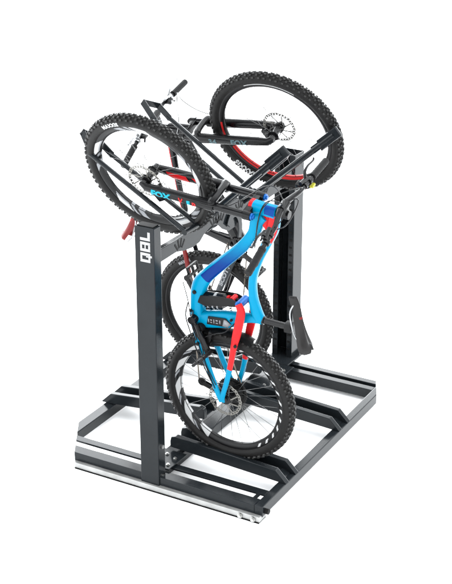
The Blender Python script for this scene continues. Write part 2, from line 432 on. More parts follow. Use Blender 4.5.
# ------------------------------------------------------------------ wheels
def wheel(name, parent, mtx, Ro, spec):
    """local Y = axle, left side of the bike = +Y*ls"""
    ls = spec['ls']; knob_h = .0078; tr = .0290; rc = Ro-knob_h-tr
    ri = rc-tr*.80          # rim outer edge
    # rim
    b = MB()
    d = spec.get('rim', 24)
    prof = [(ri+.006, -.016), (ri+.006, -.0135), (ri-.002, -.0125), (ri-.002, .0125), (ri+.006, .0135), (ri+.006, .016), (ri-.002, .0172)] + [(ri-.002-(d*.001-.002)*q, .0172-.0105*q**2.2) for q in (.1, .2, .3, .4, .5, .6, .7, .8, .9, 1)] + [(ri-.002-(d*.001-.002)*q, -.0172+.0105*q**2.2) for q in (1, .9, .8, .7, .6, .5, .4, .3, .2, .1)] + [(ri-.002, -.0172)]
    dec = spec.get('decal')
    b.ring(prof, 540, colour=(lambda a, k: dec(a, k)) if dec else None)
    w = b.build(name, [M['rimblk'], M['silverprint'], M['redprint'], M['white']], parent, mtx, sharp=50)
    # tyre
    b = MB()
    prof = []
    for k in range(20):
        a = R(-142+284*k/19)
        prof.append((rc+tr*math.cos(a), tr*math.sin(a)*1.02))
    tc = spec.get('tyre_line')
    b.ring(prof, 144, closed=False, colour=(lambda a, k: 2 if tc and tc(a, k) else 0))
    # tread knobs
    b.mi = 1
    n = 70
    for i in range(n):
        for row, (ang, lx, wy, off) in enumerate(((-52, .0125, .0090, .0), (-27, .0110, .0095, .5), (-8, .0135, .0085, 0), (8, .0135, .0085, .5), (27, .0110, .0095, 0), (52, .0125, .0090, .5))):
            th = 2*PI*(i+off*.9+.1*(i % 2))/n
            al = R(ang); h = knob_h*(1.0 if abs(ang) < 45 else .95)
            c = V((rc+(tr-.001)*math.cos(al), (tr-.001)*math.sin(al)*1.02, 0))
            o = V((math.cos(al), math.sin(al), 0)); y = V((-math.sin(al), math.cos(al), 0)); z = V((0, 0, 1))
            vs = []
            for hh, sc_ in ((0, 1.18), (h, .86)):
                for sy, sz in ((-1, -1), (1, -1), (1, 1), (-1, 1)):
                    vs.append(c + o*(hh+.0002) + y*sy*wy/2*sc_ + z*sz*lx/2*sc_)
            rot = Matrix.Rotation(-th, 3, 'Y')
            vv = [b.bm.verts.new(rot @ q) for q in vs]
            for f in ((4, 5, 6, 7), (0, 1, 5, 4), (1, 2, 6, 5), (2, 3, 7, 6), (3, 0, 4, 7)): b._f([vv[j] for j in f])
    ty = b.build('tyre', [M['rubber'], M['knob'], M['darkred']], w, sharp=28)
    for t in spec.get('text', []):
        body, size, ang, side, mt = t[:5]; out_up = t[5] if len(t) > 5 else 1
        bm = text_geo(body, size, .0016, slice_y=.003, slice_x=.004, spacing=1.15)
        rt_ = rc-tr*.12
        for v in bm.verts:
            # reading direction along the circumference; letter tops point outwards when out_up = 1
            rad = rt_ + v.co.y*out_up
            s_ = side*out_up
            th = R(ang) + s_*v.co.x/rt_
            dy = (rad-rc)/tr; dy = max(-.98, min(.98, dy))
            yy = side*(tr*1.02*math.sqrt(1-dy*dy)+.0012)
            v.co = V((rad*math.cos(th), yy, rad*math.sin(th)))
        link('tyre_lettering', bm, mt, ty, None, False)
    # hub
    b = MB()
    b.tube([(0, -.050, 0), (0, -.034, 0), (0, -.033, 0), (0, -.030, 0), (0, -.029, 0), (0, -.018, 0), (0, .018, 0), (0, .029, 0), (0, .030, 0), (0, .033, 0), (0, .034, 0), (0, .050, 0)],
           [.013, .015, .029, .029, .022, .018, .018, .022, .029, .029, .015, .013], 24)
    b.build('hub', M['black'], w)
    # spokes: one mesh, one object each
    ns = 28; src = None
    sp_mesh = {}
    for i in range(ns):
        s = 1 if i % 2 else -1; lead = 1 if (i//2) % 2 else -1
        key = (s, lead)
        if key not in sp_mesh:
            b = MB(); a0 = R(lead*78); b.tube([(.024*math.cos(a0), s*.031, .024*math.sin(a0)), ((ri-d*.001), s*.005, 0)], .00125, 5)
            o = b.build('spoke', M[spec.get('spoke', 'spoke')], w, Matrix.Rotation(-2*PI*i/ns, 4, 'Y'), sharp=0)
            sp_mesh[key] = o
        else:
            o = sp_mesh[key].copy(); COL.objects.link(o); o.parent = w; o.matrix_local = Matrix.Rotation(-2*PI*i/ns, 4, 'Y')
    # brake rotor on the left
    b = MB(); y0 = ls*.043
    rr = spec.get('rotor', .090)
    nn = 192
    bands = (rr-.014, rr-.0105, rr-.0045, rr)
    G = [[[b.bm.verts.new(((q+.0014*math.cos(2*PI*i/nn*16))*math.cos(2*PI*i/nn), y0+sg*.0009, (q+.0014*math.cos(2*PI*i/nn*16))*math.sin(2*PI*i/nn))) for i in range(nn)] for q in bands] for sg in (-1, 1)]
    for i in range(nn):
        j = (i+1) % nn
        for k in (0, 1):
            for q in range(3):
                if q == 1 and i % 6 in (1, 2, 3): continue
                b._f([G[k][q][i], G[k][q][j], G[k][q+1][j], G[k][q+1][i]])
        for q in (0, 3): b._f([G[0][q][i], G[0][q][j], G[1][q][j], G[1][q][i]])
    for i in range(8):
        a = 2*PI*i/8; p = V((math.cos(a)*.026, y0, math.sin(a)*.026)); q = V((math.cos(a+.45)*(rr-.012), y0, math.sin(a+.45)*(rr-.016)))
        b.beam(p, q, .0018, .006, 0, side=V((0, 1, 0)))
    b.build('brake_rotor', M['rotor'], w, sharp=20)
    b = MB(); b.cyl((0, y0-.003, 0), (0, y0+.004, 0), .029, 24); b.build('rotor_carrier', M['black'], w)
    if spec.get('cassette'):
        b = MB()
        for g in range(11):
            rad = .083-.0062*g; yy = -ls*(.030+.0036*g); nt_ = int(rad*470)
            pr = []
            for sgn in (-1, 1):
                vs = []
                for i in range(nt_*4):
                    a = 2*PI*i/(nt_*4); q = rad if i % 4 in (0, 1) else rad-.0042
                    vs.append(b.bm.verts.new((q*math.cos(a), yy+sgn*.0009, q*math.sin(a))))
                pr.append(vs)
            m_ = len(pr[0]); inn = []
            for sgn in (-1, 1):
                inn.append([b.bm.verts.new(((rad-.014)*math.cos(2*PI*i/m_), yy+sgn*.0009, (rad-.014)*math.sin(2*PI*i/m_))) for i in range(m_)])
            for i in range(m_):
                j = (i+1) % m_
                b._f([pr[0][i], pr[0][j], pr[1][j], pr[1][i]])
                for k in (0, 1): b._f([inn[k][i], inn[k][j], pr[k][j], pr[k][i]])
        b.tube([(0, -ls*.029, 0), (0, -ls*.068, 0)], [.062, .012], 24)
        b.build('cassette', M['cog'], w, sharp=20)
    return w

# ------------------------------------------------------------------ a bike
def bike(cfg):
    ls = cfg['ls']; lean = cfg['lean']; Rw = cfg['Rr']
    O = V(cfg['hub']); zl = V((0, -math.sin(lean), math.cos(lean)))
    base = O - zl*Rw
    rootm = Matrix.Translation(base) @ Matrix.Rotation(lean, 4, 'X')
    bk = root('mountain_bike', cfg['label'], 'bicycle', rootm, 'full-suspension mountain bikes hung upright in the rack')
    def P(a, bb, c=0): return V((a, ls*c, bb+Rw))
    up_ = Rw
    def st(lst, c=0): return [(q[0], q[1]+Rw, ls*(q[4] if len(q) > 4 else c), q[2], q[3]) for q in lst]
    # ---------- steering transform
    Hh = P(*cfg['ht']); Cc = P(*cfg['crown']); hubp = P(*cfg['fhub'])
    ax = (Cc-Hh).normalized()
    fwd = V((0, 1, 0)).cross(ax); fwd = fwd if fwd.z > 0 else -fwd      # the way the wheel would roll: up
    dl = cfg['steer']*(1 if ax.x > 0 else -1)
    S = Matrix.Translation(Hh) @ Matrix.Rotation(dl, 4, ax) @ Matrix.Translation(-Hh)
    def bent(mb):
        for v in mb.bm.verts: v.co = S @ v.co
        return mb
    # ---------- frame
    fm = cfg['frame'](bk, P, st, ls, Rw)
    # ---------- fork
    leg = (hubp-Cc); leg.y = 0; L = leg.length; ld = leg.normalized()
    off = hubp - (Cc+ax*leg.dot(ax)); 
    lat = .067
    b = MB()
    cy = V((0, lat, 0))
    for s in (-1, 1):
        top_ = Cc + V((0, s*lat, 0)) - ax*.012
        b.mi = 0
        b.tube([top_ - ax*.015, top_ + ax*.02], [.0215, .0225], 18)
    b.beam(Cc+V((0, -lat, 0)), Cc+V((0, lat, 0)), .034, .034, .006, side=ax)
    b.tube([Cc, Hh-ax*.045], .0155, 16)
    fk = bent(b).build('fork', [M['black']], bk)
    fo = (hubp-(Cc+ax*((hubp-Cc).dot(ax)))) # rake offset
    for s in (-1, 1):
        o_ = V((0, s*lat, 0))
        b = MB(); b.tube([Cc+o_, Cc+o_+ax*L*.45], .0185, 18)
        bent(b).build('stanchion', M['gloss'], fk)
    b = MB()
    for s in (-1, 1):
        o_ = V((0, s*lat, 0)); q0 = Cc+o_+ax*L*cfg['low']; q1 = Cc+o_+ax*L*.96; q2 = hubp+V((0, s*.056, 0))
        b.tube([q0-ax*.004, q0, q0+ax*.02, q0+ax*L*.3, q1-ax*.06, q1, q2+ax*.012], [.024, .0268, .0268, .0252, .0232, .0205, .0170], 20)
        b.tube([q2+V((0, s*.012, 0)), q2-V((0, s*.012, 0))], .017, 18)
    am = Cc+ax*L*(cfg['low']+.03)
    b.tube([am+V((0, -lat, 0))-fwd*.0, am+V((0, -lat*.95, 0))+fwd*.024-ax*.008, am+V((0, -lat*.5, 0))+fwd*.030-ax*.014, am+V((0, lat*.5, 0))+fwd*.030-ax*.014, am+V((0, lat*.95, 0))+fwd*.024-ax*.008, am+V((0, lat, 0))],
           [.020, .019, .018, .018, .019, .020], 12, smooth_pts=4)
    lo = bent(b).build('fork_lowers', M['black'], fk)
    # blue top cap adjusters
    for s in (-1, 1):
        b = MB(); c_ = Cc+V((0, s*lat, 0))-ax*.0275
        b.cyl(c_, c_-ax*.009, .016, 16); b.cyl(c_-ax*.009, c_-ax*.016, .009, 12)
        bent(b).build('adjuster', M['blueano'] if cfg['k'] == 1 else M['black'], fk)
    # decals on the lowers
    def decal(name, body, size, m, s, frac, flip, bold=.001, sx=1., shear=0.):
        c_ = Cc+V((0, s*lat, 0))+ax*L*frac
        x = -ax if flip else ax
        outv = V((0, -1, 0)) + fwd*.0
        bm = text_geo(body, size, bold, slice_y=.004, shear=shear)
        r = .0262; xx = x.normalized(); o = (outv-xx*outv.dot(xx)).normalized(); y = o.cross(xx)
        for v in bm.verts:
            a = v.co.y/r
            v.co = S @ (c_ + xx*v.co.x*sx + (o*math.cos(a)+y*math.sin(a))*(r+.0008))
        link(name, bm, m, lo, None, False)
    for d in cfg['fork_text']: decal(*d)
    for s, f0, f1, m_, mode in cfg.get('fork_bands', []):
        # coloured flash following the tube, on the viewer side
        b = MB(); N = 10; A = []
        for i in range(N+1):
            f = f0+(f1-f0)*i/N
            row = []
            for k in range(7):
                t = (k/6-.5)*2; a = t*.62
                sh = t*.045*mode
                c_ = Cc+V((0, s*lat, 0))+ax*L*(f+sh)
                o = V((0, -1, 0)); y = fwd
                row.append(b.bm.verts.new(c_+(o*math.cos(a)+y*math.sin(a))*.0268))
            A.append(row)
        for i in range(N):
            for k in range(6): b._f([A[i][k], A[i+1][k], A[i+1][k+1], A[i][k+1]])
        bent(b).build('fork_stripe', M[m_], lo)
    # front brake caliper (left leg)
    b = MB(); cc = hubp+V((0, ls*.048, 0))-ax*.075+fwd*-.045
    b.box(-.022, .022, -.024, .024, -.036, .036, .007, Matrix.Translation(cc) @ Matrix.Rotation(-.5, 4, 'Y'))
    b.beam(cc, hubp+V((0, ls*.062, 0))-ax*.06, .014, .018, .004)
    bent(b).build('brake_caliper', M['black'], lo)
    # ---------- front wheel
    wm = S @ Matrix.Translation(hubp) @ Matrix.Rotation(cfg.get('frot', 0), 4, 'Y')
    wheel('front_wheel', bk, wm, cfg['Rf'], cfg['fwheel'])
    wheel('rear_wheel', bk, Matrix.Translation(P(0, 0)) @ Matrix.Rotation(cfg.get('rrot', 0), 4, 'Y'), Rw, cfg['rwheel'])
    # ---------- stem, handlebar, controls
    sp = Hh - ax*.028; clamp = Hh - ax*cfg.get('cax', .028) + fwd*cfg.get('cfw', .048); sp = clamp - fwd*cfg.get('cfw', .048)
    b = MB(); b.tube([Hh+ax*.008, Hh-ax*.052], .0205, 18); b.beam(sp, clamp, .040, .032, .006)
    b.tube([clamp+V((0, -.026, 0)), clamp+V((0, .026, 0))], .021, 18)
    bent(b).build('stem', M['black'], bk)
    b = MB(); W = cfg.get('barw', .385)
    def bp(y, s=1):
        a_ = abs(y)/W; k = max(0, min(1, (a_-.08)/.25)); k = k*k*(3-2*k)
        return clamp + V((0, y, 0)) - ax*.018*k - fwd*(.055*max(0, a_-.12)) 
    ys = [-W, -W*.7, -W*.4, -W*.3, -W*.2, -W*.1, -.03, .03, W*.1, W*.2, W*.3, W*.4, W*.7, W]
    b.tube([bp(y) for y in ys], [.0112, .0112, .0115, .012, .013, .015, .0159, .0159, .015, .013, .012, .0115, .0112, .0112], 14, smooth_pts=2)
    hb = bent(b).build('handlebar', M['black'], bk)
    for s in (-1, 1):
        b = MB(); n_ = 14
        pts = [bp(s*(W-.135+.137*i/n_)) for i in range(n_+1)]
        b.tube(pts, [.0165+(.0009 if i % 2 else 0) for i in range(n_+1)], 16)
        b.tube([bp(s*(W-.140)), bp(s*(W-.130))], .0182, 16); 
        g = bent(b).build('grip', M['grip'], hb)
        # brake lever and its clamp
        b = MB(); c0 = bp(s*(W-.175)); d0 = (fwd*.92+ax*.30).normalized()
        b.tube([bp(s*(W-.182)), bp(s*(W-.166))], .0185, 14)
        b.tube([c0+d0*.016, c0+d0*.032+V((0, -s*.06, 0))], [.0125, .0095], 12)
        b.tube([c0+d0*.030+V((0, -s*.012, 0)), c0+d0*.052+V((0, s*.004, 0)), c0+d0*.058+V((0, s*.04, 0)), c0+d0*.050+V((0, s*.085, 0)), c0+d0*.058+V((0, s*.098, 0))], [.0075, .007, .0055, .005, .0045], 8, smooth_pts=3)
        bent(b).build('brake_lever', M[cfg['lever']], hb)
        b = MB(); c1 = bp(s*(W-.215))
        b.tube([bp(s*(W-.222)), bp(s*(W-.208))], .0165, 12); b.box(-.016, .016, -.018, .018, -.010, .010, .004, Matrix.Translation(c1-fwd*.0-ax*-.024))
        b.tube([c1+ax*.03, c1+ax*.035+V((0, s*.03, 0))-fwd*.02], .0045, 8)
        bent(b).build('shifter', M['black'], hb)
        if cfg['k'] == 1 and s == 1:
            b = MB(); q_ = bp(W-.165)-fwd*.030-ax*.012
            b.box(-.009, .009, -.014, .014, -.006, .006, .003, Matrix.Translation(q_))
            bent(b).build('gear_lever', M['yellow'], hb)
    # hoses
    for q in cfg['hoses']:
        b = MB(); b.tube([S @ P(*p) if s_ else P(*p) for p, s_ in q[0]], q[1], 7, smooth_pts=8)
        b.build('brake_hose', M[q[2]], bk)
    # ---------- cranks
    BBp = P(*cfg['bb']); cdv = V((cfg['cdir'][0], 0, cfg['cdir'][1])).normalized()
    b = MB(); b.tube([BBp+V((0, -.045, 0)), BBp+V((0, .045, 0))], .023, 20); b.build('bottom_bracket', M['black'], bk)
    for s in (-1, 1):            # s = +1 left, -1 right
        d = cdv*s; y = ls*s
        p0 = BBp+V((0, y*.058, 0)); p1 = BBp+V((0, y*.078, 0))+d*.172
        b = MB(); n_ = 8
        side = V((0, 1, 0)); nrm = d.cross(side)
        rings = []
        b.tube([p0-V((0, y*.012, 0)), p0+V((0, y*.008, 0))], .021, 18)
        for i in range(n_):
            f0, f1 = i/n_, (i+1)/n_
        b.beam(p0, p1, .013, .030, .005, side=side)
        b.tube([p1-V((0, y*.008, 0)), p1+V((0, y*.009, 0))], .0165, 16)
        ck = b.build('crank_arm', M['black'], bk)
        # flat pedal
        b = MB(); pc = p1+V((0, y*.062, 0)); pr = cfg['ped'][0 if s > 0 else 1]
        pm = Matrix.Translation(pc) @ Matrix.Rotation(pr, 4, 'Y')
        for (x0, x1, y0, y1) in ((-.044, .044, -.046, -.037), (-.044, .044, .037, .046), (-.044, -.035, -.0455, .0455), (.035, .044, -.0455, .0455), (-.0435, .0435, -.005, .005)):
            b.box(x0, x1, y0, y1, -.007, .007, .0015, pm)
        b.cyl(pm @ V((0, -.05, 0)), pm @ V((0, .05, 0)), .008, 10)
        for ix in (-.0395, .0395):
            for iy in (-.035, -.012, .012, .035):
                for zz in (-1, 1): b.cyl(pm @ V((ix, iy, zz*.006)), pm @ V((ix, iy, zz*.0105)), .0022, 6)
        b.build('pedal', M['matte'], bk)
    # chainring and chain (right side)
    b = MB(); yr = -ls*.050; nt_ = 32
    T = Matrix.Translation(BBp+V((0, yr, 0)))
    for sg in (0,):
        for (ra, rb) in ((.064, .052),):
            V4 = []
            for sgn in (-1, 1):
                V4.append([b.bm.verts.new(T @ V(((ra-(.0 if i % 4 < 2 else .0045))*math.cos(2*PI*i/128), sgn*.0015, (ra-(.0 if i % 4 < 2 else .0045))*math.sin(2*PI*i/128)))) for i in range(128)])
                V4.append([b.bm.verts.new(T @ V((rb*math.cos(2*PI*i/128), sgn*.0015, rb*math.sin(2*PI*i/128)))) for i in range(128)])
            for i in range(128):
                j = (i+1) % 128
                b._f([V4[0][i], V4[0][j], V4[1][j], V4[1][i]]); b._f([V4[2][i], V4[2][j], V4[3][j], V4[3][i]]); b._f([V4[0][i], V4[0][j], V4[2][j], V4[2][i]]); b._f([V4[1][i], V4[1][j], V4[3][j], V4[3][i]])
    for i in range(4):
        a = 2*PI*i/4+.4; b.beam(BBp+V((0, yr, 0)), BBp+V((math.cos(a)*.055, yr, math.sin(a)*.055)), .004, .013, .001)
    b.build('chainring', M['black'], bk)
    # derailleur: hangs on the side the bike's underside faces
    hubR = P(0, 0); dn = V((ax.x, 0, 0)).normalized()   # direction of the bike's underside
    cogr = .050; pul1 = hubR+dn*.095+V((0, 0, -.030)); pul2 = hubR+dn*.185+V((0, 0, .0))
    yq = V((0, -ls*.050, 0))
    b = MB(); 
    for q in (pul1, pul2):
        b.tube([q+yq-V((0, .004, 0)), q+yq+V((0, .004, 0))], .022, 12)
        b.tube([q+yq-V((0, .011, 0)), q+yq+V((0, .011, 0))], .007, 10)
    b.beam(pul1+yq+V((0, -.007, 0)), pul2+yq+V((0, -.007, 0)), .003, .022, .001); b.beam(pul1+yq+V((0, .007, 0)), pul2+yq+V((0, .007, 0)), .003, .022, .001)
    b.beam(hubR+V((0, -ls*.075, 0))+dn*.01, pul1+V((0, -ls*.066, 0)), .022, .026, .006)
    b.build('derailleur', M['matte'], bk)
    rng = .064
    cd_ = (BBp-hubR); cd_.y = 0; u = cd_.normalized(); nrm = V((-u.z, 0, u.x)); 
    if nrm.dot(dn) > 0: nrm = -nrm      # nrm = the bike's upper side
    b = MB(); path = [BBp+yq+nrm*.062, hubR+yq+nrm*cogr]
    for k in range(1, 5):
        a = k/5*PI*.85; path.append(hubR+yq+(nrm*math.cos(a)-u*math.sin(a))*cogr)
    path += [pul1+yq-u*.0+nrm*.014, pul1+yq-u*.016, pul2+yq-u*.018+dn*.01, pul2+yq+dn*.018, pul2+yq+u*.012+dn*.012, BBp+yq-nrm*.062]
    b.tube(path, .0036, 6); b.build('chain', M['chain'], bk)
    # ---------- seat post and saddle
    cfg['seat'](bk, P, ls, Rw)
    return bk

# ------------------------------------------------------------------ blue bike
def frame_blue(bk, P, st, ls, Rw):
    def dt_col(t, l, p):
        v = l*ls*1.0
        if .14 < t < .60:
            if v > .35 or p > .1 or p < -.1: 
                return 1 if (v > .15 and -.80 < p < .55) else 0
        return 0
    b = MB()
    b.loft(st([(.236, 1.018, .030, .030), (.205, .985, .034, .031), (.180, .915, .029, .030), (.120, .838, .029, .031), (.030, .752, .031, .033), (-.065, .662, .034, .035), (-.112, .608, .038, .036), (-.134, .555, .036, .036), (-.146, .470, .033, .036), (-.150, .395, .036, .037)]), 24, 6, dt_col)
    fr = b.build('frame', [M['cyan'], M['navy'], M['red']], bk, sharp=60)
    def tt_col(t, l, p):
        if t < .26 and abs(l) > .2: return 2
        return 0
    b = MB()
    b.loft(st([(.290, 1.030, .026, .026), (.278, .960, .030, .024), (.246, .880, .024, .022), (.200, .780, .019, .021), (.165, .680, .018, .022), (.160, .590, .019, .023), (.172, .512, .026, .024), (.196, .462, .024, .022)]), 20, 6, tt_col)
    b.build('top_tube', [M['cyan'], M['navy'], M['red']], fr, sharp=60)
    b = MB(); b.loft(st([(.170, 1.052, .031, .031), (.200, 1.048, .030, .029), (.250, 1.044, .029, .028), (.300, 1.038, .030, .030)]), 24, 3, lambda t, l, p: 2 if t < .18 else (1 if t > .62 and abs(l) > .3 and p < .2 else 0))
    b.build('head_tube', [M['cyan'], M['navy_head'], M['red']], fr, sharp=60)
    # gusset between head tube, top tube and down tube
    b = MB(); b.prism([(p[0], p[1]+Rw) for p in ((.190, 1.03), (.290, 1.03), (.285, .955), (.262, .925), (.232, .965), (.200, .95))], -.014, .014, .004)
    b.build('gusset', M['red'], fr)
    # seat tube / main pivot cradle
    b = MB(); b.loft(st([(-.160, .395, .040, .034), (-.10, .405, .043, .030), (-.03, .420, .044, .026), (.04, .435, .040, .025), (.10, .455, .026, .023), (.15, .466, .022, .021), (.205, .470, .022, .021)]), 24, 5)
    b.build('seat_tube', M['cyan'], fr, sharp=60)
    # dark shock window and its lettering patches
    yv = ls*.0285
    b = MB(); b.prism([(-.085, .395+Rw), (.030, .402+Rw), (.045, .425+Rw), (.02, .448+Rw), (-.075, .440+Rw)], min(yv, yv*1.12), max(yv, yv*1.12), .001)
    w = b.build('shock_window', M['matte'], fr)
    b = MB()
    for x0, x1, z0, z1 in ((-.076, -.070, .408, .428), (-.064, -.054, .408, .413), (-.064, -.054, .420, .427), (-.046, -.041, .408, .430), (-.034, -.022, .410, .415), (-.034, -.022, .423, .430), (-.014, -.008, .412, .432)):
        b.box(x0, x1, yv*1.15-.0005, yv*1.15+.0005, z0+Rw, z1+Rw)
    b.prism([(.002, .404+Rw), (.030, .404+Rw), (.050, .422+Rw), (.024, .440+Rw), (.012, .440+Rw)], yv*1.15-.0006, yv*1.15+.0006)
    b.build('window_print', M['silverprint'], w, sharp=0)
    # rear shock
    b = MB(); b.tube([P(-.120, .522), P(-.105, .524), P(-.1, .524), P(.005, .533), P(.010, .533), P(.022, .534)], [.018, .022, .029, .029, .024, .018], 22)
    b.tube([P(.015, .534), P(.085, .542)], .0125, 14)
    b.tube([P(-.105, .487, -ls*ls*.0), P(-.098, .488), P(-.012, .497), P(-.005, .498)], [.014, .019, .019, .014], 18)
    b.box(-.022, .022, -.022, .022, -.018, .018, .005, Matrix.Translation(P(-.085, .505)))
    sk = b.build('rear_shock', M['black'], bk)
    b = MB()
    for f in (.2, .5, .8): b.tube([P(-.098+.086*f-.004, .488+.009*f), P(-.098+.086*f+.004, .488+.009*f)], .0202, 18)
    b.build('shock_band', M['silverprint'], sk)
    b = MB(); b.tube([P(-.045, .528), P(-.030, .529)], .0300, 20); b.build('shock_band', M['white'], sk)
    b = MB(); b.tube([P(.022, .536), P(.034, .537)], .021, 16); b.tube([P(.055, .552, -.018), P(.055, .552, .026)], .013, 14); b.build('shock_dial', M['red'], sk)
    b = MB(); b.tube([P(.100, .540, -.036), P(.100, .540, .036)], .020, 16); b.build('link_pivot', M['blueano'], sk)
    b = MB()
    for sy in (-.034, .026):
        b.prism([(p_[0], p_[1]+Rw) for p_ in ((-.13, .505), (-.11, .545), (-.02, .560), (.06, .562), (.10, .548), (.085, .525), (.0, .512), (-.09, .495))], sy, sy+.006, .0015)
    b.build('link_plate', M['matte'], sk)
    for (qa, qb, rr_) in ((-.138, .560, .010), (-.165, .455, .008), (.112, .470, .010), (.055, .450, .007), (-.118, .300, .009), (.090, .335, .008)):
        b = MB(); yy = ls*1
        b.tube([P(qa, qb, .033 if qb > .44 else .070), P(qa, qb, .042 if qb > .44 else .078)], rr_, 14); b.tube([P(qa, qb, .042 if qb > .44 else .078), P(qa, qb, .044 if qb > .44 else .080)], rr_*.55, 6)
        b.build('pivot_bolt', M['matte'], fr)
    # red rocker / seat stays, cyan towards the axle
    for s in (1, -1):
        b = MB()
        def c(t, l, p): return 1 if t < .66 else 0
        if s == 1: L_ = [(.100, .548, .018, .010, .040), (.116, .515, .021, .011, .046), (.106, .450, .022, .012, .052), (.090, .385, .021, .011, .056), (.074, .318, .016, .010, .060), (.052, .213, .014, .009, .064), (.028, .121, .013, .008, .066), (.0, .030, .013, .008, .068), (-.005, .0, .016, .007, .068)]
        else: L_ = [(.110, .545, .018, .010, -.040), (.130, .515, .020, .011, -.046), (.124, .450, .021, .012, -.052), (.106, .385, .021, .011, -.056), (.082, .300, .018, .010, -.060), (.064, .205, .014, .009, -.064), (.045, .121, .013, .008, -.066), (.012, .030, .013, .008, -.068), (.0, .0, .016, .007, -.068)]
        b.loft(st(L_), 16, 5, c); b.build('seat_stay', [M['cyan'], M['red']], fr, sharp=60)
        b = MB()
        L_ = [(-.150, .385, .020, .010, s*.040), (-.128, .330, .017, .010, s*.048), (-.100, .255, .015, .010, s*.056), (-.066, .156, .014, .009, s*.062), (-.026, .045, .014, .008, s*.067), (-.004, .0, .016, .007, s*.068)]
        b.loft(st(L_), 16, 5); b.build('chain_stay', M['cyan'], fr, sharp=60)
    b = MB(); b.tube([P(-.120, .300, -.05), P(-.120, .300, .064)], .017, 16); b.build('stay_pivot', M['cyan'], fr)
    b = MB()
    b.beam(P(-.135, .345, .030), P(-.085, .275, .052), .030, .034, .006); b.beam(P(-.06, .36, .036), P(-.09, .27, .050), .016, .022, .004)
    b.tube([P(-.115, .375, -.03), P(-.115, .375, .056)], .020, 16); b.tube([P(-.07, .30, -.05), P(-.07, .30, .050)], .009, 10)
    b.build('lower_link', M['matte'], fr)
    for pts in (((-.175, .50, .040), (-.19, .43, .048), (-.165, .36, .062), (-.12, .26, .078), (-.07, .15, .080), (-.035, .07, .074)),
                ((-.150, .46, .042), (-.150, .37, .058), (-.10, .30, .068), (-.085, .20, .070), (-.05, .10, .072)),
                ((.10, .47, .040), (.03, .39, .050), (-.04, .36, .052), (-.10, .33, .062))):
        b = MB(); b.tube([P(*q_) for q_ in pts], .0030, 7, smooth_pts=6); b.build('cable', M['black'], fr)
    b = MB(); b.tube([P(-.125, .40, .064), P(-.10, .33, .066), P(-.075, .26, .068)], [.010, .011, .008], 8, smooth_pts=3); b.build('chain_guide', M['matte'], fr)
    # mudguard flap between the stays and the tyre
    b = MB()
    rows = []
    for i in range(9):
        a = R(66+44*i/8); row = []
        for k in range(7):
            t = (k/6-.5)*2; rad = .372-.012*t*t
            row.append(b.bm.verts.new(P(rad*math.cos(a), rad*math.sin(a), t*.036)))
        rows.append(row)
    for i in range(8):
        for k in range(6): b._f([rows[i][k], rows[i+1][k], rows[i+1][k+1], rows[i][k+1]])
    bmesh.ops.solidify(b.bm, geom=b.bm.faces[:], thickness=.004)
    b.build('mudguard', M['matte'], bk)
    # frame lettering near the head tube
    ang = V((.122-.178, 0, .832-.915))
    text_on_tube('frame_lettering', 'SCOTT', .022, M['white'], fr, P(.172, .880, 0), V((-.56, 0, -.83)), V((.55, ls*1., -.37)), .0335, .0012)
    return fr
def seat_blue(bk, P, ls, Rw):
    b = MB(); b.tube([P(.190, .467), P(.332, .462)], .0155, 16); b.tube([P(.196, .467), P(.214, .466)], .021, 16)
    spo = b.build('seat_post', M['gloss'], bk)
    b = MB(); b.box(-.018, .018, -.022, .022, -.022, .022, .005, Matrix.Translation(P(.342, .462))); b.build('seat_clamp', M['matte'], spo)
    saddle(bk, P, (.384, .632), (.437, .352), 1, M['saddle'], M['darkred'])
